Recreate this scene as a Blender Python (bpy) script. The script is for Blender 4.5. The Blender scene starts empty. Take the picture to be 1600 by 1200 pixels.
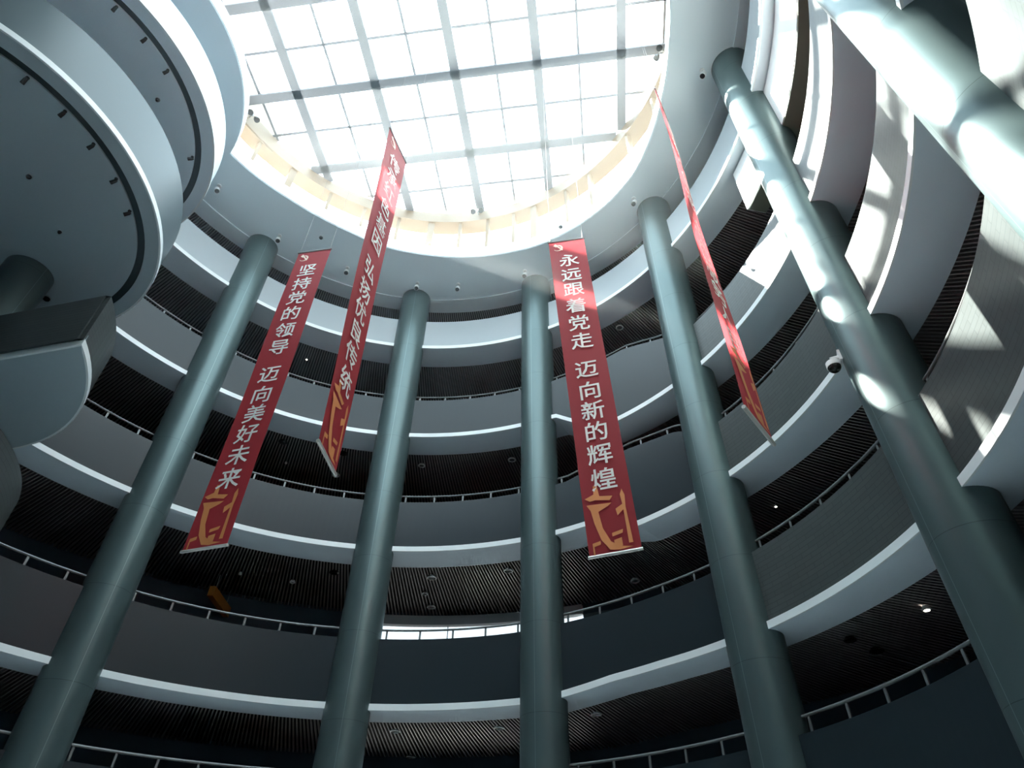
import bpy, bmesh, math, random
from mathutils import Vector, Matrix
from mathutils.geometry import tessellate_polygon

random.seed(4)
C = bpy.context.scene.collection
PI = math.pi
ZC = 1.6                       # eye height of the photographer above the lowest floor


def rad(a):
    return a * PI / 180.0


# ------------------------------------------------------------------ camera
cam_data = bpy.data.cameras.new('camera')
cam_data.sensor_fit = 'HORIZONTAL'
cam_data.sensor_width = 36.0
cam_data.lens = 36.0 * 1028.22 / 1600.0
cam_data.clip_end = 500
cam = bpy.data.objects.new('camera', cam_data)
C.objects.link(cam)
p_, r_ = rad(42.415), rad(0.9624)
fwd = Vector((0, math.cos(p_), math.sin(p_)))
upv = Vector((0, -math.sin(p_), math.cos(p_)))
rgt = Vector((1, 0, 0))
ix = math.cos(r_) * rgt + math.sin(r_) * upv
iy = -math.sin(r_) * rgt + math.cos(r_) * upv
m = Matrix((ix, iy, -fwd)).transposed().to_4x4()
m.translation = Vector((0, 0, ZC))
cam.matrix_world = m
bpy.context.scene.camera = cam

# ------------------------------------------------------------------ sky, sun, exposure
world = bpy.data.worlds.new('sky')
bpy.context.scene.world = world
world.use_nodes = True
wn = world.node_tree.nodes
bg = wn['Background']
bg.inputs[0].default_value = (0.72, 0.90, 1.0, 1)
bg.inputs[1].default_value = 2.5
# pale sky above the horizon, duller city ground below it
wt = wn.new('ShaderNodeTexCoord')
wx = wn.new('ShaderNodeSeparateXYZ')
wr = wn.new('ShaderNodeMapRange')
wr.inputs[1].default_value = -0.06
wr.inputs[2].default_value = 0.04
wm = wn.new('ShaderNodeMix')
wm.data_type = 'RGBA'
wm.inputs[6].default_value = (0.30, 0.31, 0.30, 1)
wm.inputs[7].default_value = (0.72, 0.90, 1.0, 1)
wl = world.node_tree.links
wl.new(wt.outputs['Generated'], wx.inputs[0])
wl.new(wx.outputs['Z'], wr.inputs[0])
wl.new(wr.outputs[0], wm.inputs[0])
wl.new(wm.outputs[2], bg.inputs[0])

sun_data = bpy.data.lights.new('sun', 'SUN')
sun_data.energy = 16.0
sun_data.angle = rad(0.6)
sun_data.color = (1.0, 0.985, 0.89)
sun = bpy.data.objects.new('sun', sun_data)
C.objects.link(sun)
SUN_HEAD, SUN_EL = rad(-37.0), rad(49.6)
sdir = Vector((math.cos(SUN_HEAD) * math.cos(SUN_EL), math.sin(SUN_HEAD) * math.cos(SUN_EL), -math.sin(SUN_EL)))
sun.rotation_euler = sdir.to_track_quat('-Z', 'Y').to_euler()
sun.location = (-20, 25, 45)

vs = bpy.context.scene.view_settings
bpy.context.scene.display_settings.display_device = 'sRGB'
vs.view_transform = 'Standard'
vs.look = 'None'
vs.gamma = 1.0
vs.use_curve_mapping = False
vs.exposure = 1.7


# ------------------------------------------------------------------ materials
def mat(name, col, rough=0.5, metal=0.0, spec=0.5, emit=None, estr=0.0):
    m = bpy.data.materials.new(name)
    m.use_nodes = True
    b = m.node_tree.nodes['Principled BSDF']
    b.inputs['Base Color'].default_value = (*col, 1)
    b.inputs['Roughness'].default_value = rough
    b.inputs['Metallic'].default_value = metal
    b.inputs['Specular IOR Level'].default_value = spec
    if emit:
        b.inputs['Emission Color'].default_value = (*emit, 1)
        b.inputs['Emission Strength'].default_value = estr
    return m


def glint_seams(m, col, width):
    """vertical seams between the cladding sheets, their highlight painted in as pale lines"""
    nt = m.node_tree
    b = nt.nodes['Principled BSDF']
    old = b.inputs['Base Color'].links[0].from_socket
    uv = nt.nodes.new('ShaderNodeUVMap')
    br = nt.nodes.new('ShaderNodeTexBrick')
    br.offset = 0
    br.inputs['Scale'].default_value = 1.0
    br.inputs['Mortar Size'].default_value = .007
    br.inputs['Mortar Smooth'].default_value = 0.0
    br.inputs['Brick Width'].default_value = width
    br.inputs['Row Height'].default_value = 500
    mx = nt.nodes.new('ShaderNodeMix')
    mx.data_type = 'RGBA'
    mx.inputs[7].default_value = (*col, 1)
    nt.links.new(uv.outputs['UV'], br.inputs['Vector'])
    nt.links.new(br.outputs['Fac'], mx.inputs[0])
    nt.links.new(old, mx.inputs[6])
    nt.links.new(mx.outputs[2], b.inputs['Base Color'])


def noise_mix(m, col, amount=0.12, scale=3.0):
    """gentle unevenness of the paint"""
    nt = m.node_tree
    b = nt.nodes['Principled BSDF']
    tc = nt.nodes.new('ShaderNodeTexCoord')
    no = nt.nodes.new('ShaderNodeTexNoise')
    no.inputs['Scale'].default_value = scale
    no.inputs['Detail'].default_value = 4
    mx = nt.nodes.new('ShaderNodeMix')
    mx.data_type = 'RGBA'
    mx.inputs[6].default_value = (*[c * (1 - amount) for c in col], 1)
    mx.inputs[7].default_value = (*[min(1, c * (1 + amount)) for c in col], 1)
    nt.links.new(tc.outputs['Object'], no.inputs['Vector'])
    nt.links.new(no.outputs['Fac'], mx.inputs[0])
    nt.links.new(mx.outputs[2], b.inputs['Base Color'])
    return m


def brick_mat(name, col, mortar, bw, bh, msize, rough, offset=0.5, spec=0.5, vary=0.06, metal=0.0):
    m = mat(name, col, rough, metal, spec)
    nt = m.node_tree
    b = nt.nodes['Principled BSDF']
    uv = nt.nodes.new('ShaderNodeUVMap')
    br = nt.nodes.new('ShaderNodeTexBrick')
    br.offset = offset
    br.inputs['Color1'].default_value = (*[c * (1 - vary) for c in col], 1)
    br.inputs['Color2'].default_value = (*[c * (1 + vary) for c in col], 1)
    br.inputs['Mortar'].default_value = (*mortar, 1)
    br.inputs['Scale'].default_value = 1.0
    br.inputs['Mortar Size'].default_value = msize
    br.inputs['Mortar Smooth'].default_value = 0.1
    br.inputs['Brick Width'].default_value = bw
    br.inputs['Row Height'].default_value = bh
    nt.links.new(uv.outputs['UV'], br.inputs['Vector'])
    nt.links.new(br.outputs['Color'], b.inputs['Base Color'])
    return m


M = {}
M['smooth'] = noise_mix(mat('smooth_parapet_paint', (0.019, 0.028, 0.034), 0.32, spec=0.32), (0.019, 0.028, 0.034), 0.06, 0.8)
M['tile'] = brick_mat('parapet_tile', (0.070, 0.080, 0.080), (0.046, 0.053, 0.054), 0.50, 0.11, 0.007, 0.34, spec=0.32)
M['deck'] = mat('roof_deck', (0.16, 0.16, 0.16), 0.8)
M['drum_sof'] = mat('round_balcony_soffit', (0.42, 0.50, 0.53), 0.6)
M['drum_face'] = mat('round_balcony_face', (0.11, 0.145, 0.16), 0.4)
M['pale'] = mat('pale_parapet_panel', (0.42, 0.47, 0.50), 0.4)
M['ledge'] = mat('white_ledge_paint', (0.86, 0.90, 0.90), 0.5)
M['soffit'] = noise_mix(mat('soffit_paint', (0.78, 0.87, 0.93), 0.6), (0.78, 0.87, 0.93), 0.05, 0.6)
M['roof_soffit'] = noise_mix(mat('roof_soffit_paint', (0.82, 0.91, 0.95), 0.6), (0.82, 0.91, 0.95), 0.04, 0.5)
M['slat'] = mat('dark_slat', (0.30, 0.27, 0.265), 0.45)
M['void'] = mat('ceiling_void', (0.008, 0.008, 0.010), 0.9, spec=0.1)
M['column'] = brick_mat('column_cladding', (0.105, 0.152, 0.155), (0.06, 0.09, 0.09), PI * 0.64 * 2 / 3, 2.4, 0.006, 0.38, offset=0.0, spec=0.5, vary=0.02, metal=0.5)
glint_seams(M['column'], (0.20, 0.27, 0.27), PI * 0.64 * 2 / 3)  # seam glints put into the column colour
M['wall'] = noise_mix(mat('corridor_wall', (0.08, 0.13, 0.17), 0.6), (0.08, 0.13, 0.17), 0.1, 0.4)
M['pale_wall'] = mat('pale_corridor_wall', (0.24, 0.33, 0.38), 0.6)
M['floor'] = brick_mat('floor_tile', (0.84, 0.86, 0.86), (0.5, 0.5, 0.5), 0.8, 0.8, 0.006, 0.35, offset=0.0)
M['rail'] = mat('brushed_rail', (0.19, 0.20, 0.20), 0.45, metal=0.3)
M['frame'] = mat('white_frame', (0.80, 0.83, 0.86), 0.45)
M['ivory'] = mat('ivory_steel', (0.33, 0.25, 0.165), 0.5)
M['beam'] = mat('skylight_beam_paint', (0.17, 0.18, 0.20), 0.5)
M['groove'] = mat('dark_groove', (0.010, 0.022, 0.028), 0.8, spec=0.1)
M['black'] = mat('black_plastic', (0.012, 0.012, 0.013), 0.25)
M['grey'] = mat('grey_metal', (0.35, 0.37, 0.38), 0.4, metal=0.4)
M['white'] = mat('white_plastic', (0.85, 0.86, 0.86), 0.4)
M['dl_ring'] = mat('lamp_trim', (0.85, 0.85, 0.84), 0.35)
M['lamp_on'] = mat('lamp_lit', (0.9, 0.9, 0.85), 0.3, emit=(1, 0.95, 0.85), estr=5.0)
M['lamp_off'] = mat('lamp_lens', (0.14, 0.14, 0.14), 0.2)
M['orange'] = noise_mix(mat('orange_sign', (0.75, 0.30, 0.045), 0.5), (0.75, 0.30, 0.045), 0.1, 2)
M['gold'] = mat('gold_print', (0.80, 0.30, 0.10), 0.6)
M['letter'] = mat('white_print', (0.88, 0.86, 0.82), 0.6)
M['cream'] = mat('cream_print', (0.92, 0.66, 0.55), 0.6)
M['rod'] = mat('banner_rod', (0.70, 0.66, 0.62), 0.4, metal=0.3)
M['dark_rod'] = mat('dark_banner_rod', (0.16, 0.13, 0.13), 0.4)

# banner cloth lets some daylight through
cl = bpy.data.materials.new('red_banner_cloth')
cl.use_nodes = True
nt = cl.node_tree
pb = nt.nodes['Principled BSDF']
pb.inputs['Base Color'].default_value = (0.42, 0.018, 0.026, 1)
pb.inputs['Roughness'].default_value = 0.6
tr = nt.nodes.new('ShaderNodeBsdfTranslucent')
tr.inputs[0].default_value = (0.75, 0.10, 0.12, 1)
mx = nt.nodes.new('ShaderNodeMixShader')
mx.inputs[0].default_value = 0.40
nt.links.new(pb.outputs[0], mx.inputs[1])
nt.links.new(tr.outputs[0], mx.inputs[2])
nt.links.new(mx.outputs[0], nt.nodes['Material Output'].inputs[0])
M['cloth'] = cl

gl = bpy.data.materials.new('clear_glazing')
gl.use_nodes = True
nt = gl.node_tree
nt.nodes.remove(nt.nodes['Principled BSDF'])
tp = nt.nodes.new('ShaderNodeBsdfTransparent')
tp.inputs[0].default_value = (0.93, 0.97, 0.98, 1)
gs = nt.nodes.new('ShaderNodeBsdfGlossy')
gs.inputs['Roughness'].default_value = 0.03
fr = nt.nodes.new('ShaderNodeFresnel')
fr.inputs[0].default_value = 1.3
mx = nt.nodes.new('ShaderNodeMixShader')
nt.links.new(fr.outputs[0], mx.inputs[0])
nt.links.new(tp.outputs[0], mx.inputs[1])
nt.links.new(gs.outputs[0], mx.inputs[2])
nt.links.new(mx.outputs[0], nt.nodes['Material Output'].inputs[0])
M['glass'] = gl
tg = gl.copy()
tg.name = 'tinted_glazing'
for n_ in tg.node_tree.nodes:
    if n_.type == 'BSDF_TRANSPARENT':
        n_.inputs[0].default_value = (0.20, 0.20, 0.205, 1)
M['tinted'] = tg


# ------------------------------------------------------------------ mesh helpers
class MB:
    def __init__(self):
        self.v, self.f, self.uv = [], [], []

    def vert(self, p, uv=(0, 0)):
        self.v.append(tuple(p))
        self.uv.append(uv)
        return len(self.v) - 1

    def face(self, ids):
        self.f.append(tuple(ids))

    def hexa(self, c):
        """box from 8 corners: bottom four in order then top four"""
        b = [self.vert(p) for p in c]
        for q in ((3, 2, 1, 0), (4, 5, 6, 7), (0, 1, 5, 4), (1, 2, 6, 5), (2, 3, 7, 6), (3, 0, 4, 7)):
            self.face([b[i] for i in q])

    def box(self, ctr, ax, ay, az):
        ctr, ax, ay, az = map(Vector, (ctr, ax, ay, az))
        c = [ctr - ax - ay - az, ctr + ax - ay - az, ctr + ax + ay - az, ctr - ax + ay - az,
             ctr - ax - ay + az, ctr + ax - ay + az, ctr + ax + ay + az, ctr - ax + ay + az]
        self.hexa(c)

    def tube(self, pts, r, n=8, cap=True):
        pts = [Vector(p) for p in pts]
        rings = []
        for i, p in enumerate(pts):
            t = (pts[min(i + 1, len(pts) - 1)] - pts[max(i - 1, 0)]).normalized()
            a = t.cross(Vector((0, 0, 1)))
            if a.length < 1e-3:
                a = t.cross(Vector((1, 0, 0)))
            a.normalize()
            b = t.cross(a)
            rr = r[i] if isinstance(r, (list, tuple)) else r
            rings.append([self.vert(p + a * math.cos(2 * PI * k / n) * rr + b * math.sin(2 * PI * k / n) * rr) for k in range(n)])
        for i in range(len(rings) - 1):
            for k in range(n):
                self.face((rings[i][k], rings[i][(k + 1) % n], rings[i + 1][(k + 1) % n], rings[i + 1][k]))
        if cap:
            self.face(rings[0][::-1])
            self.face(rings[-1])

    def sweep(self, rings, uvs=None, closed=False, cap=True, loop=True):
        """join successive cross-sections (lists of points, each a closed loop)"""
        ids = []
        for i, rg in enumerate(rings):
            ids.append([self.vert(p, uvs[i][k] if uvs else (0, 0)) for k, p in enumerate(rg)])
        n = len(rings[0])
        last = len(ids) if closed else len(ids) - 1
        for i in range(last):
            a, b = ids[i], ids[(i + 1) % len(ids)]
            for k in range(n if loop else n - 1):
                self.face((a[k], a[(k + 1) % n], b[(k + 1) % n], b[k]))
        if cap and not closed:
            self.face(ids[0][::-1])
            self.face(ids[-1])

    def poly(self, pts, n=None, th=0.0):
        """flat polygon (maybe concave) given as 3D points"""
        tri = tessellate_polygon([[Vector(p) for p in pts]])
        ids = [self.vert(p) for p in pts]
        for t in tri:
            self.face([ids[i] for i in t])

    def build(self, name, material, parent=None, smooth=False):
        me = bpy.data.meshes.new(name)
        me.from_pydata(self.v, [], self.f)
        uvl = me.uv_layers.new(name='UVMap')
        for lp in me.loops:
            uvl.data[lp.index].uv = self.uv[lp.vertex_index]
        me.materials.append(material)
        bm = bmesh.new()
        bm.from_mesh(me)
        bmesh.ops.recalc_face_normals(bm, faces=bm.faces)
        bm.to_mesh(me)
        bm.free()
        if smooth:
            for p in me.polygons:
                p.use_smooth = True
            me.set_sharp_from_angle(angle=rad(35))
        o = bpy.data.objects.new(name, me)
        C.objects.link(o)
        if parent is not None:
            o.parent = parent
            o.matrix_parent_inverse = Matrix.Translation(-Vector(parent.location)) if parent.rotation_euler.z == 0 else parent.matrix_basis.inverted()
        return o


def tag(o, label=None, cat=None, group=None, kind=None):
    if label:
        o['label'] = label
    if cat:
        o['category'] = cat
    if group:
        o['group'] = group
    if kind:
        o['kind'] = kind
    return o


def thing(name, loc, label, cat, group=None):
    o = bpy.data.objects.new(name, None)
    o.empty_display_size = 0.2
    o.location = loc
    C.objects.link(o)
    return tag(o, label, cat, group)


def struct(o):
    o['kind'] = 'structure'
    return o


def copy_tree(o, parent=None):
    c = o.copy()
    C.objects.link(c)
    if parent is not None:
        c.parent = parent
    for ch in list(o.children):
        copy_tree(ch, c)
    return c


# ------------------------------------------------------------------ plan of the hall
AX = Vector((-3.459, 9.029))        # axis of the round hall
R = 10.5                            # line of the balcony edges
DC = Vector((-14.67, 9.20))         # centre of the small round balconies that bulge into the hall
DR = 5.15
R_SOF = 11.62                       # inner end of the plain soffit, slats behind it
R_WALL = 15.6
TH0, TH1 = -75.0, 152.2            # the hall's ring, open where the small round balconies are


def pol(r, a, z):
    return Vector((AX.x + r * math.cos(rad(a)), AX.y + r * math.sin(rad(a)), z + ZC))


def dpol(r, a, z):
    return Vector((DC.x + r * math.cos(rad(a)), DC.y + r * math.sin(rad(a)), z + ZC))


def lerp_tab(tab, x):
    if x <= tab[0][0]:
        return tab[0][1]
    for (x0, y0), (x1, y1) in zip(tab, tab[1:]):
        if x <= x1:
            return y0 + (y1 - y0) * (x - x0) / (x1 - x0)
    return tab[-1][1]


# heights of the ledge underside / parapet top round the ring (relative to the eye)
ZB = {
    2: [(0, 19.78)],
    3: [(-135, 15.07), (-105, 13.83), (52, 13.83), (57.7, 14.58), (61.3, 15.07)],
    4: [(-135, 10.38), (-105, 9.81), (47.5, 9.81), (56.2, 10.40), (62, 10.38)],
    5: [(-135, 5.53), (-105, 5.76), (46, 5.82), (54, 5.77), (64, 5.55)],
    6: [(0, 1.75)],
}
ZT = {
    2: [(0, 21.5)],
    3: [(-135, 16.93), (-105, 15.65), (29.5, 15.65), (36.9, 16.22), (42, 16.66), (45.5, 16.90), (50, 16.93)],
    4: [(-135, 12.27), (-105, 11.58), (20, 11.62), (31, 11.66), (37.2, 12.26), (38.5, 12.36), (42.5, 12.50), (47, 12.62), (52, 12.60), (60, 12.27)],
    5: [(-135, 7.54), (-105, 7.70), (46, 7.66), (60, 7.60), (70, 7.54)],
    6: [(0, 3.70)],
}
RAIL_UP = {2: 0.16, 3: 0.36, 4: 0.38, 5: 0.36, 6: 0.38}


def frange(a, b, step):
    n = max(1, int(math.ceil((b - a) / step)))
    return [a + (b - a) * i / n for i in range(n + 1)]


def ring_part(prof, angs, uv_from=None):
    """sweep a closed profile prof(angle) -> [(r, z)...] round the hall axis"""
    mb = MB()
    rings, uvs = [], []
    for a in angs:
        pr = prof(a)
        rings.append([pol(r, a, z) for r, z in pr])
        uvs.append([(rad(a) * R, z + (r - R)) for r, z in pr])
    mb.sweep(rings, uvs)
    return mb


ANG = frange(TH0, TH1, 1.1)
ORD = {2: 'topmost', 3: 'second from the top', 4: 'third from the top', 5: 'fourth from the top', 6: 'lowest'}
balc_label = {
    2: 'topmost curved grey balcony just under the skylight ceiling, pale face and thin white ledge',
    3: 'second curved balcony down, stepping down behind the broad red banner',
    4: 'third curved balcony down, behind the bottom ends of the red banners',
    5: 'fourth curved balcony down, dark face below the bright corridor window',
    6: 'lowest dark curved balcony at the foot of the picture',
}

for k in (2, 3, 4, 5, 6):
    zb = lambda a, k=k: lerp_tab(ZB[k], a)
    zt = lambda a, k=k: lerp_tab(ZT[k], a)
    root = thing('balcony', pol(R, 80, zb(80)), balc_label[k], 'balcony', 'curved balconies round the hall')
    pp = lambda a: [(R + .05, zb(a) + .15), (R + .05, zt(a)), (R + .17, zt(a)), (R + .17, zb(a) + .15)]
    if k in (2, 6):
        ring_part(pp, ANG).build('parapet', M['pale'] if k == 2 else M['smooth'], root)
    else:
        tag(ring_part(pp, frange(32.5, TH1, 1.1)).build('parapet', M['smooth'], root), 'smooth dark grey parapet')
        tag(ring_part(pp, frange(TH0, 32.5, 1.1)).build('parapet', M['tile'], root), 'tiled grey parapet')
    tag(ring_part(lambda a: [(R - .02, zb(a)), (R - .02, zb(a) + .17), (R + .16, zb(a) + .17), (R + .16, zb(a) + .05), (R + .02, zb(a) + .05), (R + .02, zb(a))], ANG).build('ledge', M['ledge'], root), 'white painted ledge')
    ring_part(lambda a: [(R + .015, zb(a) + .002), (R + .015, zb(a) + .12), (R_SOF, zb(a) + .12), (R_SOF, zb(a) + .002)], ANG).build('soffit', M['soffit'], root)
    # slab and slatted ceiling behind
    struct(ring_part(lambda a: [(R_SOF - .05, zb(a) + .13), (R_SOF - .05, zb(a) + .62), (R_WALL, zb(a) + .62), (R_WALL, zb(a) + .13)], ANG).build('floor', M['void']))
    if k < 6:
        mb = MB()
        a = TH0
        da = 0.48
        while a < TH1 - .2:
            w = 0.17
            z = zb(a)
            c = []
            for zz in (z + .012, z + .11):
                for rr, s in ((R_SOF + .01, -1), (R_SOF + .01, 1), (R_WALL - .02, 1), (R_WALL - .02, -1)):
                    c.append(pol(rr, a + s * w * .5, zz))
            mb.hexa(c)
            a += da
        struct(mb.build('ceiling', M['slat']))

# ------------------------------------------------------------------ roof ceiling with the round opening
LIP = [(-160, 8.5), (-12.3, 8.49), (-2.4, 8.52), (7.6, 8.64), (18.8, 8.87), (27.5, 9.02), (37.3, 9.02), (46.8, 8.93), (59.6, 8.77),
       (68.8, 8.56), (81.9, 8.31), (93.4, 8.14), (104, 8.03), (116.2, 7.82), (125.4, 7.79), (135.7, 7.85), (147.6, 8.08), (154.3, 8.20)]
Z1 = 23.1
DVEC = DC - AX
DD, DA = DVEC.length, math.degrees(math.atan2(DVEC.y, DVEC.x))


def lip_r(a):
    a = (a + 200) % 360 - 200
    r = lerp_tab(LIP, a) if a > -160 else 8.5
    da = (a - DA + 180) % 360 - 180
    s = DR ** 2 - (DD * math.sin(rad(da))) ** 2
    if s > 0 and abs(da) < 60:
        rd = DD * math.cos(rad(da)) - math.sqrt(s)
        r = min(r, rd)
    return r


FULL = [-180 + 360 * i / 360 for i in range(360)]
mb = MB()
rings = []
for a in FULL:
    ri = lip_r(a)
    rings.append([pol(ri, a, Z1), pol(ri, a, Z1 + .62), pol(R_WALL + 6, a, Z1 + .62), pol(R_WALL + 6, a, Z1 + .16), pol(11.38, a, Z1 + .16), pol(11.38, a, Z1 - .05), pol(R + .12, a, Z1 - .05), pol(R + .12, a, Z1)])
mb.sweep(rings, closed=True)
struct(mb.build('ceiling', M['roof_soffit'], smooth=False))
mb = MB()
for i in range(int((TH1 - TH0) / .48)):
    a = TH0 + .48 * i
    c = []
    for zz in (Z1 - .02, Z1 + .08):
        for rr, s in ((11.4, -1), (11.4, 1), (R_WALL - .02, 1), (R_WALL - .02, -1)):
            c.append(pol(rr, a + s * .085, zz))
    mb.hexa(c)
struct(mb.build('ceiling', M['slat']))
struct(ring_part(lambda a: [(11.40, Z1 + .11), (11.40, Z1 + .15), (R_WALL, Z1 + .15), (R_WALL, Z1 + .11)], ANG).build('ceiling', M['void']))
mb = MB()
mb.sweep([[pol(lip_r(a) + .10, a, Z1 + .63), pol(lip_r(a) + .10, a, Z1 + .68), pol(R_WALL + 6.2, a, Z1 + .68), pol(R_WALL + 6.2, a, Z1 + .63)] for a in FULL], closed=True)
struct(mb.build('roof', M['deck']))
# white nosing round the opening
mb = MB()
mb.sweep([[pol(lip_r(a) - .03, a, Z1 + .03), pol(lip_r(a) - .03, a, Z1 + .66), pol(lip_r(a) + .06, a, Z1 + .66), pol(lip_r(a) + .06, a, Z1 + .03)] for a in FULL], closed=True)
struct(mb.build('trim_1', M['ledge']))

# ------------------------------------------------------------------ skylight: clerestory, ring beam, beam grid, glazing
ZR = 27.8
RS = 9.8
sky = bpy.data.objects.new('window_1', None)
sky.location = pol(0, 0, 28)
C.objects.link(sky)
sky['kind'] = 'structure'
FULL2 = [360 * i / 180 for i in range(180)]
mb = MB()
mb.sweep([[pol(RS - .18, a, ZR), pol(RS - .18, a, ZR + .75), pol(RS + .55, a, ZR + .75), pol(RS + .55, a, ZR)] for a in FULL2], closed=True)
mb.build('ring_beam', M['ivory'], sky)
# unseen upstand added to the roof to keep sun off the far right parapet
struct(ring_part(lambda a: [(RS - .15, ZR - .1), (RS - .15, 30.6), (RS + .5, 30.6), (RS + .5, ZR - .1)], frange(141.5, 216, 2)).build('shade_upstand', M['ivory']))
for i, a in enumerate([134.5, 123.2, 113.2, 103.2, 93.8, 85.4, 77.3, 69.5, 63.4, 53.1, 45.2, 31.0] + [20, 9, -2, -13, -24, -35, -47, -59, -71, -83, -95, -107, -119, -131, -143, -155, -167, 180, 167, 156, 145]):
    mb = MB()
    w = .30 if a in (93.8, 63.4, 134.5) else .14
    t = Vector((-math.sin(rad(a)), math.cos(rad(a)), 0))
    n = Vector((math.cos(rad(a)), math.sin(rad(a)), 0))
    z0, z1 = Z1 + .60, ZR + .05
    mb.box(pol(RS, a, (z0 + z1) / 2), n * .12, t * w * .5, Vector((0, 0, (z1 - z0) / 2)))
    mb.build('post', M['ivory'], sky)
U = Vector((3.46, -.48, 0))
V = Vector((.49, 3.54, 0))
O = Vector((-2.63, 11.81, 0))
ctr = Vector((AX.x, AX.y, 0))


def chord(p, d):
    """the part of a line inside the ring beam"""
    d = d.normalized()
    q = p - ctr
    b = q.dot(d)
    c = q.dot(q) - (RS - .15) ** 2
    s = b * b - c
    if s <= 0:
        return None
    s = math.sqrt(s)
    return p + d * (-b - s), p + d * (-b + s)


zb_ = 28.55 + ZC
for d, e in ((U, V), (V, U)):
    for i in range(-5, 6):
        cc = chord(O + e * i, d)
        if not cc:
            continue
        a, b = cc
        mid = (a + b) / 2
        mb = MB()
        dn = d.normalized()
        mb.box((mid.x, mid.y, zb_), dn * (b - a).length / 2, Vector((-dn.y, dn.x, 0)) * .19, Vector((0, 0, .06)))
        mb.build('beam', M['beam'], sky)
mb = MB()
for d, e in ((U, V), (V, U)):
    for i in range(-10, 11):
        if i % 2 == 0:
            continue
        cc = chord(O + e * i * .5, d)
        if not cc:
            continue
        a, b = cc
        mid = (a + b) / 2
        dn = d.normalized()
        mb.box((mid.x, mid.y, zb_ + .19), dn * (b - a).length / 2, Vector((-dn.y, dn.x, 0)) * .05, Vector((0, 0, .02)))
mb.build('glazing_bar', M['beam'], sky)
mb = MB()
ids = [mb.vert(pol(RS + .1, a, ZR + 1.02)) for a in FULL2]
mb.face(ids)
mb.build('glass', M['glass'], sky)

# ------------------------------------------------------------------ outer wall with the corridor window, floor
mb = MB()
pale = MB()
WA0, WA1, WZ0, WZ1 = 66.6, 97.5, 6.6, 10.02
LZ0, LZ1 = 2.6, 5.0
zs = [-ZC, LZ0, LZ1, WZ0, WZ1, Z1 + .6]
edges = sorted(set([a for a in frange(-180, 180, 3)] + [WA0, WA1, 55.5]))
for a0, a1 in zip(edges, edges[1:]):
    for z0, z1 in zip(zs, zs[1:]):
        am = (a0 + a1) / 2
        if WA0 < am < WA1 and z0 in (WZ0, LZ0):
            continue
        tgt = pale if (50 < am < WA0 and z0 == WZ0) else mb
        # the hall's outer wall stands further out behind the small round balconies
        rw = R_WALL if TH0 < am < TH1 else R_WALL + 5.5
        ids = [tgt.vert(pol(rw, a0, z0)), tgt.vert(pol(rw, a1, z0)), tgt.vert(pol(rw, a1, z1)), tgt.vert(pol(rw, a0, z1))]
        tgt.face(ids)
for a in (TH0, TH1):
    aa = min(edges, key=lambda e: abs(e - a))
    ids = [mb.vert(pol(R_WALL, aa, -ZC)), mb.vert(pol(R_WALL + 5.5, aa, -ZC)), mb.vert(pol(R_WALL + 5.5, aa, Z1 + .6)), mb.vert(pol(R_WALL, aa, Z1 + .6))]
    mb.face(ids)
struct(mb.build('wall_back', M['wall']))
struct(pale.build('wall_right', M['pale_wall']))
mb = MB()
for i in range(72):
    pass
ids = [mb.vert(pol(R_WALL + 6, 5 * i, -ZC), (math.cos(rad(5 * i)) * 21, math.sin(rad(5 * i)) * 21)) for i in range(72)]
mb.face(ids)
struct(mb.build('floor', M['floor']))

win = bpy.data.objects.new('window_2', None)
win.location = pol(R_WALL, 82, 8)
C.objects.link(win)
win['kind'] = 'structure'
WANG = frange(WA0, WA1, 1.2)
for z0, z1 in ((WZ1 - .03, WZ1 + .32), (WZ0 - .1, WZ0 + .05), (LZ1 - .03, LZ1 + .10), (LZ0 - .1, LZ0 + .05)):
    ring_part(lambda a: [(R_WALL - .16, z0), (R_WALL - .16, z1), (R_WALL + .1, z1), (R_WALL + .1, z0)], WANG).build('frame', M['frame'], win)
for a in (75.4, 85.6, 95.8):
    mb = MB()
    t = Vector((-math.sin(rad(a)), math.cos(rad(a)), 0))
    n = Vector((math.cos(rad(a)), math.sin(rad(a)), 0))
    mb.box(pol(R_WALL, a, (WZ0 + WZ1) / 2), n * .04, t * .012, Vector((0, 0, (WZ1 - WZ0) / 2)))
    mb.build('mullion', M['frame'], win)
mb = MB()
ids = []
for a in WANG:
    ids.append([mb.vert(pol(R_WALL + .05, a, q)) for q in (WZ0, WZ1, LZ0, LZ1)])
for a, b in zip(ids, ids[1:]):
    mb.face((a[0], b[0], b[1], a[1]))
    mb.face((a[2], b[2], b[3], a[3]))
mb.build('glass', M['tinted'], win)

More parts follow.
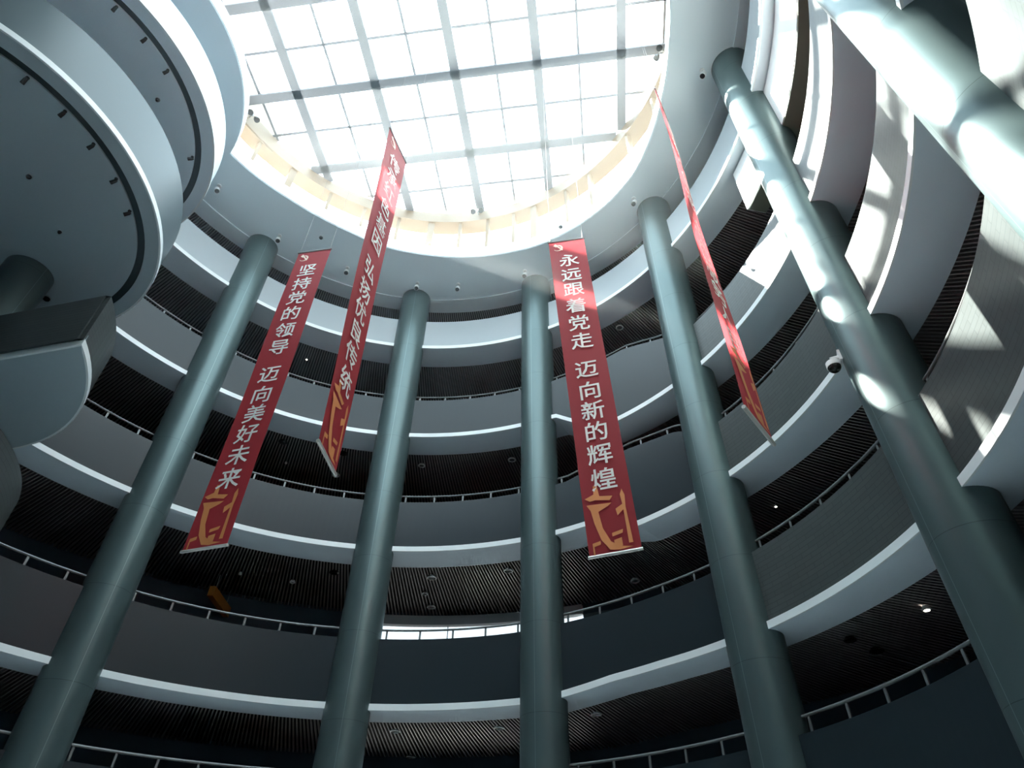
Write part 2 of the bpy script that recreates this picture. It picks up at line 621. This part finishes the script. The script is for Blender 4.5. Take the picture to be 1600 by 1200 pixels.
# ------------------------------------------------------------------ handrails above the parapets
RR = R + .30
rail_label = {
    2: 'thin grey handrail on the topmost curved balcony, close above its pale face',
    3: 'grey handrail on the second curved balcony down, bending down beside the broad red banner',
    4: 'grey handrail on the third curved balcony down, crossing in front of reddish lit slats',
    5: 'thin grey handrail on the fourth curved balcony down, in front of the bright window',
    6: 'grey handrail on the lowest curved balcony, in the dark bottom right corner',
}
post0 = {}
for k in (2, 3, 4, 5, 6):
    ztf = lambda a, k=k: lerp_tab(ZT[k], a) + RAIL_UP[k]
    root = thing('handrail', pol(RR, 80, lerp_tab(ZT[k], 80)), rail_label[k], 'handrail', 'handrails on the curved balconies')
    cols = [132.8, 95.2, 65.4, 32.5, 0.6, -31.2]
    ends = [TH1 - 1] + [q for c_ in cols for q in (c_ + 3.1, c_ - 3.1)] + [-60]
    for b1, b0 in zip(ends[::2], ends[1::2]):
        mb = MB()
        mb.tube([pol(RR, a, ztf(a)) for a in frange(b0, b1, 1.1)], .035, 8)
        mb.build('rail', M['rail'], root, smooth=True)
    first = None
    a = TH1 - 3
    while a > -40:
        if any(abs(a - c_) < 3.6 for c_ in cols):
            a -= 1.0
            continue
        h0 = lerp_tab(ZT[k], a) - (1.2 if k != 2 else .2)
        h1 = ztf(a)
        if first is None:
            mb = MB()
            mb.box((0, 0, .5), (.012, 0, 0), (0, .028, 0), (0, 0, .5))
            first = mb.build('post', M['rail'])
            first.parent = root
            o = first
        else:
            o = first.copy()
            C.objects.link(o)
        o.location = pol(RR, a, h0) - root.location
        o.rotation_euler = (0, 0, rad(a))
        o.scale = (1, 1, h1 - h0)
        a -= 5.35 if k != 6 else 5.1

# ------------------------------------------------------------------ small round balconies bulging in from the left
D_ANG = frange(-180, 180, 3)[:-1]
ZD = {2: 19.78, 3: 15.07, 5: 5.53}
ZDT = {2: 21.16, 3: 17.03, 5: 7.60}
rb_label = {
    2: 'upper pale round balcony bulging in at the upper left, next to the skylight opening',
    3: 'middle round balcony at the upper left, a black column meeting its grey underside',
    5: 'dark round balcony corner at the left edge, lowest of the round balconies',
}
for k in (2, 3, 5):
    z, t = ZD[k], ZDT[k]
    root = thing('round_balcony', dpol(0, 0, z), rb_label[k], 'balcony', 'round balconies on the left')
    mb = MB()
    rr0 = DR - .04
    mb.sweep([[dpol(rr0, a, z + .16), dpol(rr0, a, t), dpol(rr0 - .14, a, t), dpol(rr0 - .14, a, z + .16)] for a in D_ANG], [[(rad(a) * DR, zz) for zz in (z + .16, t, t + .1, z + .1)] for a in D_ANG], closed=True)
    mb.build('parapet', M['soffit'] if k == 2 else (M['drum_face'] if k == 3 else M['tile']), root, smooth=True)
    mb = MB()
    mb.sweep([[dpol(DR + .02, a, z - .010), dpol(DR + .02, a, z + .17), dpol(DR - .16, a, z + .17), dpol(DR - .16, a, z + .03), dpol(DR - .03, a, z + .03), dpol(DR - .03, a, z - .010)] for a in D_ANG], closed=True)
    tag(mb.build('ledge', M['ledge'], root, smooth=True), 'white painted ledge')
    mb = MB()
    top = [mb.vert(dpol(DR - .20, a, z + .5)) for a in D_ANG]
    e0 = [mb.vert(dpol(DR - .035, a, z - .008)) for a in D_ANG]
    e1 = [mb.vert(dpol(4.76, a, z - .008)) for a in D_ANG]
    e2 = [mb.vert(dpol(4.76, a, z + .30)) for a in D_ANG]
    e3 = [mb.vert(dpol(4.56, a, z + .30)) for a in D_ANG]
    e4 = [mb.vert(dpol(4.56, a, z - .008)) for a in D_ANG]
    n = len(D_ANG)
    for A, B in ((top, e0), (e0, e1), (e1, e2), (e2, e3), (e3, e4)):
        for i in range(n):
            mb.face((A[i], A[(i + 1) % n], B[(i + 1) % n], B[i]))
    mb.face(e4)
    mb.face(top)
    mb.build('soffit', M['soffit'] if k == 2 else M['drum_sof'], root)  # paler colour stands in for the stronger daylight on the upper soffit
    mb = MB()
    mb.sweep([[dpol(4.55, a, z + .04), dpol(4.55, a, z + .12), dpol(4.77, a, z + .12), dpol(4.77, a, z + .04)] for a in D_ANG], closed=True)
    tag(mb.build('groove', M['groove'], root), 'narrow black lighting groove')

# the round balcony that is cut off along a straight side
z, t = 10.36, 11.98
Pa = Vector((-9.54, 10.27))
Pb = Vector((-11.63, 10.77))
dcut = (Pb - Pa).normalized()
a0 = math.degrees(math.atan2(Pa.y - DC.y, Pa.x - DC.x))
aa = frange(a0, 175, 3)


def cut_outline(rr, inset):
    pts = [Vector((DC.x + rr * math.cos(rad(a)), DC.y + rr * math.sin(rad(a)))) for a in aa]
    nrm = Vector((-dcut.y, dcut.x))
    if nrm.y < 0:
        nrm = -nrm
    far = Pa + dcut * 10.0
    first = Pa + nrm * inset - dcut * (-inset)
    pts[0] = first if inset else Pa.copy()
    return pts, far + nrm * inset


root = thing('round_balcony', (DC.x, DC.y + 2, z + ZC), 'small round balcony cut off along a straight white edge, dark side wall, at the left', 'balcony', 'round balconies on the left')
Rcut = (Pa - DC).length
o_pts, o_far = cut_outline(Rcut, 0)
i_pts, i_far = cut_outline(Rcut - .05, .05)
out_o = [o_far] + o_pts
out_i = [i_far] + i_pts


def wall_strip(o2, i2, z0, z1):
    mb = MB()
    mb.sweep([[(p.x, p.y, z0 + ZC), (p.x, p.y, z1 + ZC), (q.x, q.y, z1 + ZC), (q.x, q.y, z0 + ZC)] for p, q in zip(o2, i2)],
             [[(i * .4, z0), (i * .4, z1), (i * .4, z1 + .1), (i * .4, z0 - .1)] for i in range(len(o2))])
    return mb


wall_strip([p * .995 + DC * .005 for p in out_o], [p * .97 + DC * .03 for p in out_o], z + .15, t).build('parapet', M['tile'], root)
tag(wall_strip(out_o, out_i, z - .003, z + .17).build('ledge', M['ledge'], root), 'white painted ledge')
mb = MB()
lo = [(p.x, p.y, z + ZC - .001) for p in out_i]
hi = [(p.x, p.y, z + ZC + .35) for p in out_i]
mb.poly(lo)
mb.poly(hi)
n = len(lo)
b0 = [mb.vert(p) for p in lo]
b1 = [mb.vert(p) for p in hi]
for i in range(n):
    mb.face((b0[i], b0[(i + 1) % n], b1[(i + 1) % n], b1[i]))
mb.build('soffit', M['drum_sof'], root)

# ------------------------------------------------------------------ columns
RC = .64
col_label = {
    164: 'short dark column at the left edge, rising to the underside of the middle round balcony',
    132.8: 'tall grey round column just left of the leftmost red banner',
    95.2: 'tall grey round column at the centre left, right of the banner seen at a slant',
    65.4: 'tall grey round column at the centre, beside the broad red banner on its right',
    32.5: 'tall grey round column between the broad red banner and the edge-on red banner',
    0.6: 'sunlit grey round column carrying the black dome camera',
    -31.2: 'very bright sunlit round column in the top right corner',
}
for a, lab in col_label.items():
    mb = MB()
    n = 48
    c = pol(R + (.50 if a == 164 else .20), a, 0)
    ids = []
    for zz in (-ZC, Z1 + .1):
        ids.append([mb.vert((c.x + RC * math.cos(2 * PI * i / n), c.y + RC * math.sin(2 * PI * i / n), zz + ZC), ((2 * PI * i / n - rad(a)) * RC + 40 * PI * RC + PI * RC, zz + 50)) for i in range(n + 1)])
    for i in range(n):
        mb.face((ids[0][i], ids[0][i + 1], ids[1][i + 1], ids[1][i]))
    o = mb.build('column', M['column'], smooth=True)
    tag(o, lab, 'column', 'round columns round the hall', 'thing')

# ------------------------------------------------------------------ red banners
BS = 0.753                    # scale of the hanging points about the eye, from the banner's shadow on the wall
BW_TOP = 22.5 * BS


def banner(label, tl, trr, bl, br, zb, text, wave, vs_):
    """tl, trr: top corners in plan; bl, br: bottom corners in plan"""
    tl, trr, bl, br = [Vector(q) * BS for q in (tl, trr, bl, br)]
    zb = zb * BS
    nrm = Vector(((trr - tl).y, -(trr - tl).x))
    nrm.normalize()
    if nrm.dot(-tl) < 0:
        nrm = -nrm

    def B(u, v, off=0.0):
        """u across, v from the top (0) to the bottom (1)"""
        l = tl.lerp(bl, v)
        r = trr.lerp(br, v)
        p = l.lerp(r, u)
        nn = Vector(((r - l).y, -(r - l).x)).normalized()
        if nn.dot(nrm) < 0:
            nn = -nn
        w = wave * math.sin(v * PI * 2.3 + u * 1.3) * math.sin(v * PI) * .5 + .012 * math.sin(u * PI) * math.sin(v * 7)
        p = p + nn * (w + off)
        return Vector((p.x, p.y, ZC + BW_TOP + (zb - BW_TOP) * v))

    root = thing('banner', B(.5, 1), label, 'banner', 'long red banners hung in the hall')
    mb = MB()
    nu, nv = 10, 90
    g = [[mb.vert(B(i / nu, j / nv)) for i in range(nu + 1)] for j in range(nv + 1)]
    for j in range(nv):
        for i in range(nu):
            mb.face((g[j][i], g[j][i + 1], g[j + 1][i + 1], g[j + 1][i]))
    mb.build('cloth', M['cloth'], root, smooth=True)
    for nm, v, mt, r in (('top_rod', 0, 'dark_rod', .025), ('bottom_rod', 1, 'rod', .035)):
        mb = MB()
        mb.tube([B(-.02, v), B(1.02, v)], r, 8)
        tag(mb.build(nm, M[mt], root, smooth=True), 'dark top rod' if v == 0 else 'pale bottom rod')
    for u in (.04, .96):
        mb = MB()
        p = B(u, 0)
        mb.tube([p, Vector((p.x, p.y, ZC + ZR + .72))], .004, 5)
        mb.build('cord', M['dark_rod'], root)
    W, H = (trr - tl).length, BW_TOP - zb
    # lettering: one part for each of the two phrases
    mb = MB()
    size = .80 * BS
    for n_ch, (ch, v) in enumerate(zip(text, vs_)):
        if n_ch == 6:
            tag(mb.build('lettering', M['letter'], root), 'white Chinese lettering')
            mb = MB()
        cu = bpy.data.curves.new('glyph', 'FONT')
        cu.body = ch
        cu.size = size
        cu.resolution_u = 2
        ob = bpy.data.objects.new('glyph', cu)
        C.objects.link(ob)
        thin = None
        for bold in (0.0, .0065, .0045, .003, 0.0):      # the boldest outline that still fills cleanly
            cu.offset = bold
            bpy.context.view_layer.update()
            me = bpy.data.meshes.new_from_object(ob.evaluated_get(bpy.context.evaluated_depsgraph_get()))
            ar = sum(f.area for f in me.polygons)
            if thin is None:
                thin = ar
            elif ar >= thin * (1 + bold * 38):
                break
            bpy.data.meshes.remove(me)
        base = len(mb.v)
        for q in me.vertices:
            mb.vert(B(.5 + (q.co.x - size * .5) / W, v - (q.co.y - size * .38) / H, .026))
        me.calc_loop_triangles()
        for f in me.loop_triangles:
            mb.face([base + i for i in f.vertices])
        bpy.data.objects.remove(ob)
        bpy.data.curves.remove(cu)
        bpy.data.meshes.remove(me)
    tag(mb.build('lettering', M['letter'], root), 'white Chinese lettering')
    # crossed hammer and sickle at the top left
    mb = MB()

    def flat(pts, off=.026):
        mb.poly([B(u, v, off) for u, v in pts])
    cu0, cv0 = .25, .034
    s = .135
    k = W / H
    out = [(cu0 + s * math.cos(rad(a)), cv0 - s * k * math.sin(rad(a))) for a in range(-150, 91, 15)]
    inn = [(cu0 - .02 + s * .74 * math.cos(rad(a)), cv0 + s * k * .02 - s * k * .78 * math.sin(rad(a))) for a in range(75, -151, -15)]
    flat(out + inn)
    flat([(cu0 - .13, cv0 - .012), (cu0 - .07, cv0 - .020), (cu0 + .0, cv0 - .012), (cu0 - .05, cv0 - .004)], .028)
    flat([(cu0 - .065, cv0 - .011), (cu0 - .035, cv0 - .014), (cu0 + .13, cv0 + .010), (cu0 + .10, cv0 + .014)], .030)
    tag(mb.build('emblem', M['cream'], root), 'pale crescent and hammer emblem')
    # gold picture at the foot
    mb = MB()
    A = lambda pts: flat([(u, 1 - .155 * y) for u, y in pts])
    A([(.06, .82), (.16, .77), (.27, .78), (.55, .74), (.62, .80), (.36, .83), (.34, .98), (.26, 1.0), (.25, .87)])
    A([(.08, .72), (.14, .72), (.58, .70), (.50, .66), (.30, .60), (.34, .36), (.46, .16), (.62, .08), (.86, .05), (.60, .03), (.42, .05), (.28, .20), (.19, .44), (.15, .63)])
    A([(.79, .10), (.87, .10), (.84, .60), (.86, .78), (.82, .88), (.77, .80), (.79, .60)])
    A([(.64, .60), (.80, .66), (.80, .58), (.66, .50)])
    A([(.50, .22), (.70, .25), (.72, .30), (.50, .27)])
    A([(.52, .06), (.67, .08), (.67, .19), (.52, .17)])
    A([(.10, .00), (.13, .00), (.13, .12), (.26, .14), (.26, .19), (.10, .17)])
    tag(mb.build('artwork', M['gold'], root), 'gold printed monument picture')
    return root


VS = [.097, .161, .224, .290, .356, .420, .516, .584, .645, .706, .768, .832]
banner('long red banner hanging leftmost, white lettering, beside the left column', (-9.01, 16.75), (-7.60, 16.49), (-9.06, 16.69), (-7.68, 16.25), 8.74, '坚持党的领导迈向美好未来', .05, VS)
banner('long red banner seen at a slant, its top against the bright skylight', (-4.51, 11.21), (-4.08, 12.56), (-4.15, 11.34), (-4.02, 12.60), 8.60, '传承红色基因弘扬优良传统', .04, VS)
banner('broad red banner facing the viewer, right of the centre column', (1.40, 16.02), (2.82, 15.75), (2.16, 16.18), (3.49, 15.63), 8.50, '永远跟着党走迈向新的辉煌', .05, VS)
banner('red banner seen almost edge-on, rightmost, in front of the right balconies', (4.67, 9.66), (5.30, 10.78), (4.56, 9.78), (5.49, 10.94), 8.42, '坚守初心信念全心服务人民', .07, VS)


# ------------------------------------------------------------------ lamps and small fittings
def downlight(pos, r, lit, label, group):
    root = thing('downlight', pos, label, 'downlight', group)
    mb = MB()
    n = 16
    p = Vector(pos)
    r *= .8
    prof = [(r * 1.2, .0), (r * 1.25, -.03), (r * .92, -.05), (r * .85, -.01), (r * .85, .05)]
    rings = [[p + Vector((q * math.cos(2 * PI * i / n), q * math.sin(2 * PI * i / n), zz)) for q, zz in prof] for i in range(n)]
    mb.sweep(rings, closed=True, loop=False)
    mb.build('trim_ring', M['dl_ring'] if lit is not None else M['black'], root, smooth=True)
    mb = MB()
    mb.face([mb.vert(p + Vector((r * .86 * math.cos(2 * PI * i / n), r * .86 * math.sin(2 * PI * i / n), -.008))) for i in range(n)])
    mb.build('lens', M['lamp_on'] if lit else (M['lamp_off'] if lit is not None else M['black']), root)


G2, G3, G4, G5 = 'topmost', 'second', 'third', 'fourth'
dl = [
    # x, y, z, radius, lit, label
    (-8.85, 20.29, 19.78, .05, True, 'tiny lit downlight under the topmost curved balcony, right of the leftmost red banner'),
    (4.33, 18.13, 19.78, .16, False, 'pale downlight under the topmost curved balcony, right of the broad red banner'),
    (-3.50, 21.34, 15.07, .14, False, 'dull downlight in the reddish slats, just right of the centre left column'),
    (0.05, 20.85, 15.07, .16, False, 'bright domed downlight in the reddish slats, touching the centre column'),
    (-7.02, 22.10, 15.07, .16, False, 'pale downlight at the bottom tip of the slanted red banner'),
    (-8.84, 21.32, 15.07, .05, False, 'tiny downlight in the dark slats between the two left red banners'),
    (-6.47, 20.62, 15.07, .17, None, 'black unlit downlight left of the centre left column, third slatted ceiling'),
    (-8.63, 19.95, 15.07, .17, None, 'black unlit downlight in the slats right of the leftmost red banner'),
    (-2.65, 21.32, 10.36, .17, False, 'downlight nearest the white ledge above the corridor window, left one'),
    (-3.00, 22.59, 10.36, .12, False, 'small middle downlight of three in a line above the corridor window'),
    (-2.86, 23.72, 10.36, .17, False, 'downlight closest to the bright corridor window, lowest of three'),
    (-0.02, 20.70, 10.36, .17, False, 'downlight above the corridor window, close to the centre column'),
    (-7.59, 21.84, 10.36, .10, False, 'pale downlight in the dark slats above the orange sign, right one'),
    (-9.26, 21.27, 10.36, .06, False, 'tiny downlight in the dark slats straight above the orange sign'),
    (-5.98, 21.05, 10.36, .17, None, 'black unlit downlight beside the centre left column, fourth slatted ceiling'),
    (4.19, 20.46, 9.95, .16, False, 'pale downlight below the foot of the broad red banner, on its right'),
    (-3.31, 21.53, 5.56, .17, False, 'left downlight under the white ledge at the bottom, right of the centre left column'),
    (-0.21, 21.02, 5.56, .17, False, 'right downlight under the white ledge at the bottom, left of the centre column'),
    (-3.15, 24.50, 5.56, .17, False, 'downlight at the very bottom edge, lowest between the two centre columns'),
    (2.51, 19.76, 5.62, .16, False, 'dim downlight right of the centre column, lowest slatted ceiling'),
    (4.17, 21.98, 5.78, .16, False, 'dim downlight far back in the lowest slatted ceiling, right of the centre column'),
    (8.50, 12.87, 5.76, .09, True, 'bright lit downlight in the black ceiling at the lower right'),
    (7.61, 14.55, 5.76, .14, None, 'dark unlit downlight in the black ceiling at the lower right, upper one'),
    (8.46, 15.16, 5.76, .17, None, 'dark unlit downlight in the black ceiling at the lower right, lower one'),
    (-3.20, 23.75, 15.07, .12, False, 'small pale downlight low in the reddish slats, close above the handrail'),
    (7.29, 15.51, 9.81, .05, True, 'tiny lit downlight below the edge-on red banner, dark slats'),
]
for x, y, z, r, lit, lab in dl:
    downlight((x, y, z + ZC + .01), r, lit, lab, 'downlights in the slatted ceilings')


def spotlight(pos, label, group, aim, s=1.0, mt='white'):
    root = thing('spotlight', pos, label, 'spotlight', group)
    p = Vector(pos)
    aim = Vector(aim).normalized()
    mb = MB()
    mb.tube([p, p + Vector((0, 0, -.04 * s))], .07 * s, 12)
    mb.build('base', M[mt], root, smooth=True)
    mb = MB()
    j = p + Vector((0, 0, -.22 * s))
    mb.tube([p + Vector((0, 0, -.03 * s)), j], .018 * s, 8)
    mb.build('arm', M['grey'] if mt == 'white' else M[mt], root, smooth=True)
    mb = MB()
    mb.tube([j - aim * .12 * s, j - aim * .05 * s, j + aim * .16 * s], [.045 * s, .075 * s, .085 * s], 12)
    hd = mb.build('head', M[mt], root, smooth=True)
    mb = MB()
    mb.tube([j + aim * .161 * s, j + aim * .168 * s], .07 * s, 12)
    mb.build('lens', M['black'], hd, smooth=True)


near = ['left of the banner-side column head, far left', 'beside the head of the left column', 'between the leftmost and the slanted red banner', 'above the head of the centre left column',
        'midway between the heads of the two centre columns', 'above the head of the centre column', 'above the head of the column right of the broad banner', 'beside the head of the sunlit column']
spots = [(-11.65, 13.99), (-9.85, 16.29), (-7.28, 17.91), (-4.30, 18.70), (-2.48, 18.73), (0.48, 17.92), (4.70, 14.25), (6.30, 9.28)]
near[0] = 'at the left end, next to the upper round balcony'
for (x, y), nr in zip(spots, near):
    d = Vector((AX.x - x, AX.y - y, 0)).normalized()
    spotlight((x, y, Z1 + ZC), 'white ceiling spotlight ' + nr, 'spotlights on the skylight ceiling', (d.x * .4, d.y * .4, -1), 1.25)

words = ['first', 'second', 'third', 'fourth', 'fifth']
for i, a in enumerate((-37.5, -26.0, -15.0, -2.9, 9.2)):
    spotlight(dpol(4.50, a, 15.065), '%s from the top of the dark spotlights along the groove under the middle round balcony' % words[i], 'spotlights along the lower groove', (-math.cos(rad(a)), -math.sin(rad(a)), -.8), .62, 'black')
for i, a in enumerate((-36.8, -24.8, -13.0, 22.8)):
    spotlight(dpol(4.50, a, 19.775), '%s from the top of the dark spotlights along the groove under the upper round balcony' % words[i], 'spotlights along the upper groove', (-math.cos(rad(a)), -math.sin(rad(a)), -.8), .62, 'black')


def detector(pos, r, mt, label):
    root = thing('smoke_detector', pos, label, 'smoke detector', 'smoke detectors')
    p = Vector(pos)
    mb = MB()
    mb.tube([p, p + Vector((0, 0, -.03))], r, 16)
    mb.build('base', M['grey'], root, smooth=True)
    mb = MB()
    mb.tube([p + Vector((0, 0, -.03)), p + Vector((0, 0, -.07)), p + Vector((0, 0, -.10))], [r * .85, r * .8, r * .45], 16)
    mb.build('cap', M[mt], root, smooth=True)


detector((-8.12, 16.35, Z1 + ZC), .085, 'black', 'dark smoke detector on the skylight ceiling, above the leftmost red banner')
detector((1.89, 15.62, Z1 + ZC), .085, 'black', 'dark smoke detector on the skylight ceiling, above the broad red banner')
detector((-10.92, 9.07, 19.77 + ZC), .07, 'black', 'small dark smoke detector under the upper round balcony')
detector((-12.37, 8.94, 15.06 + ZC), .075, 'black', 'small dark smoke detector under the middle round balcony, inside the groove')
detector((-12.41, 10.60, 15.06 + ZC), .06, 'black', 'small dark smoke detector nearest the short dark column')
detector((-14.0, 13.0, 15.06 + ZC), .12, 'black', 'black dome right of the short dark column, above the dark side wall')


def floodlight(a, z, label):
    p = pol(RS - .18, a, z)
    root = thing('floodlight', p, label, 'floodlight', 'floodlights on the skylight ring')
    n = Vector((math.cos(rad(a)), math.sin(rad(a)), 0))
    t = Vector((-n.y, n.x, 0))
    mb = MB()
    mb.tube([p, p - n * .30, p - n * .30 + Vector((0, 0, -.2))], .03, 8)
    mb.build('bracket', M['grey'], root)
    for s in (-1, 1):
        mb = MB()
        c = p - n * .34 + t * .16 * s + Vector((0, 0, -.2))
        ad = (-n * .5 + t * .4 * s + Vector((0, 0, -1))).normalized()
        mb.tube([c - ad * .10, c + ad * .02, c + ad * .12], [.07, .12, .13], 12)
        mb.build('head', M['black'], root, smooth=True)


floodlight(80.1, 28.3, 'pair of dark floodlights on the skylight ring, above the two centre columns')
floodlight(9.3, 28.1, 'pair of dark floodlights on the skylight ring, at the right side of the opening')
floodlight(150.9, 28.3, 'pair of dark floodlights on the skylight ring, at the left next to the round balcony')

# dome camera on the sunlit column
cp = Vector((6.49, 9.49, 9.30 + ZC))
root = thing('security_camera', cp, 'black dome security camera on a white bracket, on the sunlit column', 'security camera')
cc = pol(R + .20, 0.6, 0)
side = Vector((cc.x - cp.x, cc.y - cp.y, 0)).normalized()
att = Vector((cc.x, cc.y, cp.z + .20)) - side * RC
mb = MB()
mb.box(att - side * .01, side * .03, Vector((-side.y, side.x, 0)) * .09, Vector((0, 0, .13)))
mb.build('wall_plate', M['white'], root)
mb = MB()
mb.tube([att, cp + Vector((0, 0, .20)), cp + Vector((0, 0, .12))], .045, 10)
mb.build('bracket', M['white'], root, smooth=True)
mb = MB()
mb.tube([cp + Vector((0, 0, .13)), cp + Vector((0, 0, .10)), cp + Vector((0, 0, -.02))], [.06, .135, .14], 20)
hs = mb.build('housing', M['white'], root, smooth=True)
mb = MB()
mb.tube([cp + Vector((0, 0, -.02 - .13 * math.sin(rad(t)))) for t in range(0, 91, 15)], [.128 * math.cos(rad(t)) + .002 for t in range(0, 91, 15)], 20)
tag(mb.build('dome', M['black'], hs, smooth=True), 'black dome')

# curved white duct hung under the topmost balcony, passing behind the sunlit column
root = thing('air_duct', pol(11.1, 0, 17.6), 'curved white duct with a grey underside below the topmost balcony, behind the sunlit column', 'air duct')
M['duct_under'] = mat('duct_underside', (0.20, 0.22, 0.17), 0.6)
DANG = frange(-66, 11.6, 1.2)
ring_part(lambda a: [(10.80, 17.64), (10.80, 19.70), (11.42, 19.70), (11.42, 17.64)], DANG).build('casing', M['white'], root)
tag(ring_part(lambda a: [(10.82, 17.60), (10.82, 17.645), (11.40, 17.645), (11.40, 17.60)], frange(-66, 11.4, 1.2)).build('underside_panel', M['duct_under'], root), 'olive grey underside panel')
mb = MB()
for a in (2, -9, -20, -31, -42, -53):
    mb = MB()
    p = pol(11.1, a, 19.69)
    mb.tube([p, p + Vector((0, 0, .10))], .02, 6)
    mb.build('hanger', M['grey'], root)

# orange sign hanging in the corridor
root = thing('hanging_sign', (-10.08, 22.2, 9.8 + ZC), 'orange yellow sign box hanging in the dark corridor at the left', 'sign')
mb = MB()
d = Vector((-.02, 1.75, 0)).normalized()
mb.box((-10.08, 22.2, 9.75 + ZC), d * .88, Vector((d.y, -d.x, 0)) * .10, Vector((0, 0, .17)))
mb.build('panel', M['orange'], root)
for s in (-.6, .6):
    mb = MB()
    mb.tube([Vector((-10.08, 22.2 + s, 9.92 + ZC)), Vector((-10.08, 22.2 + s, 10.46 + ZC))], .015, 6)
    mb.build('hanger', M['grey'], root)

# ------------------------------------------------------------------ thin daylight haze hanging in the hall
hz = bpy.data.materials.new('daylight_haze')
hz.use_nodes = True
nt = hz.node_tree
nt.nodes.remove(nt.nodes['Principled BSDF'])
vsn = nt.nodes.new('ShaderNodeVolumeScatter')
vsn.inputs['Color'].default_value = (0.90, 0.97, 1.0, 1)
vsn.inputs['Density'].default_value = 0.0038
vsn.inputs['Anisotropy'].default_value = 0.35
nt.links.new(vsn.outputs[0], nt.nodes['Material Output'].inputs['Volume'])
mb = MB()
lo = [mb.vert(pol(7.7, 7.5 * i, 11.0)) for i in range(48)]
hi = [mb.vert(pol(7.7, 7.5 * i, ZR + .5)) for i in range(48)]
mb.face(lo)
mb.face(hi)
for i in range(48):
    mb.face((lo[i], lo[(i + 1) % 48], hi[(i + 1) % 48], hi[i]))
o = mb.build('haze', hz)
tag(o, 'thin bright daylight haze filling the hall below the skylight', 'haze', kind='stuff')

bpy.context.view_layer.update()
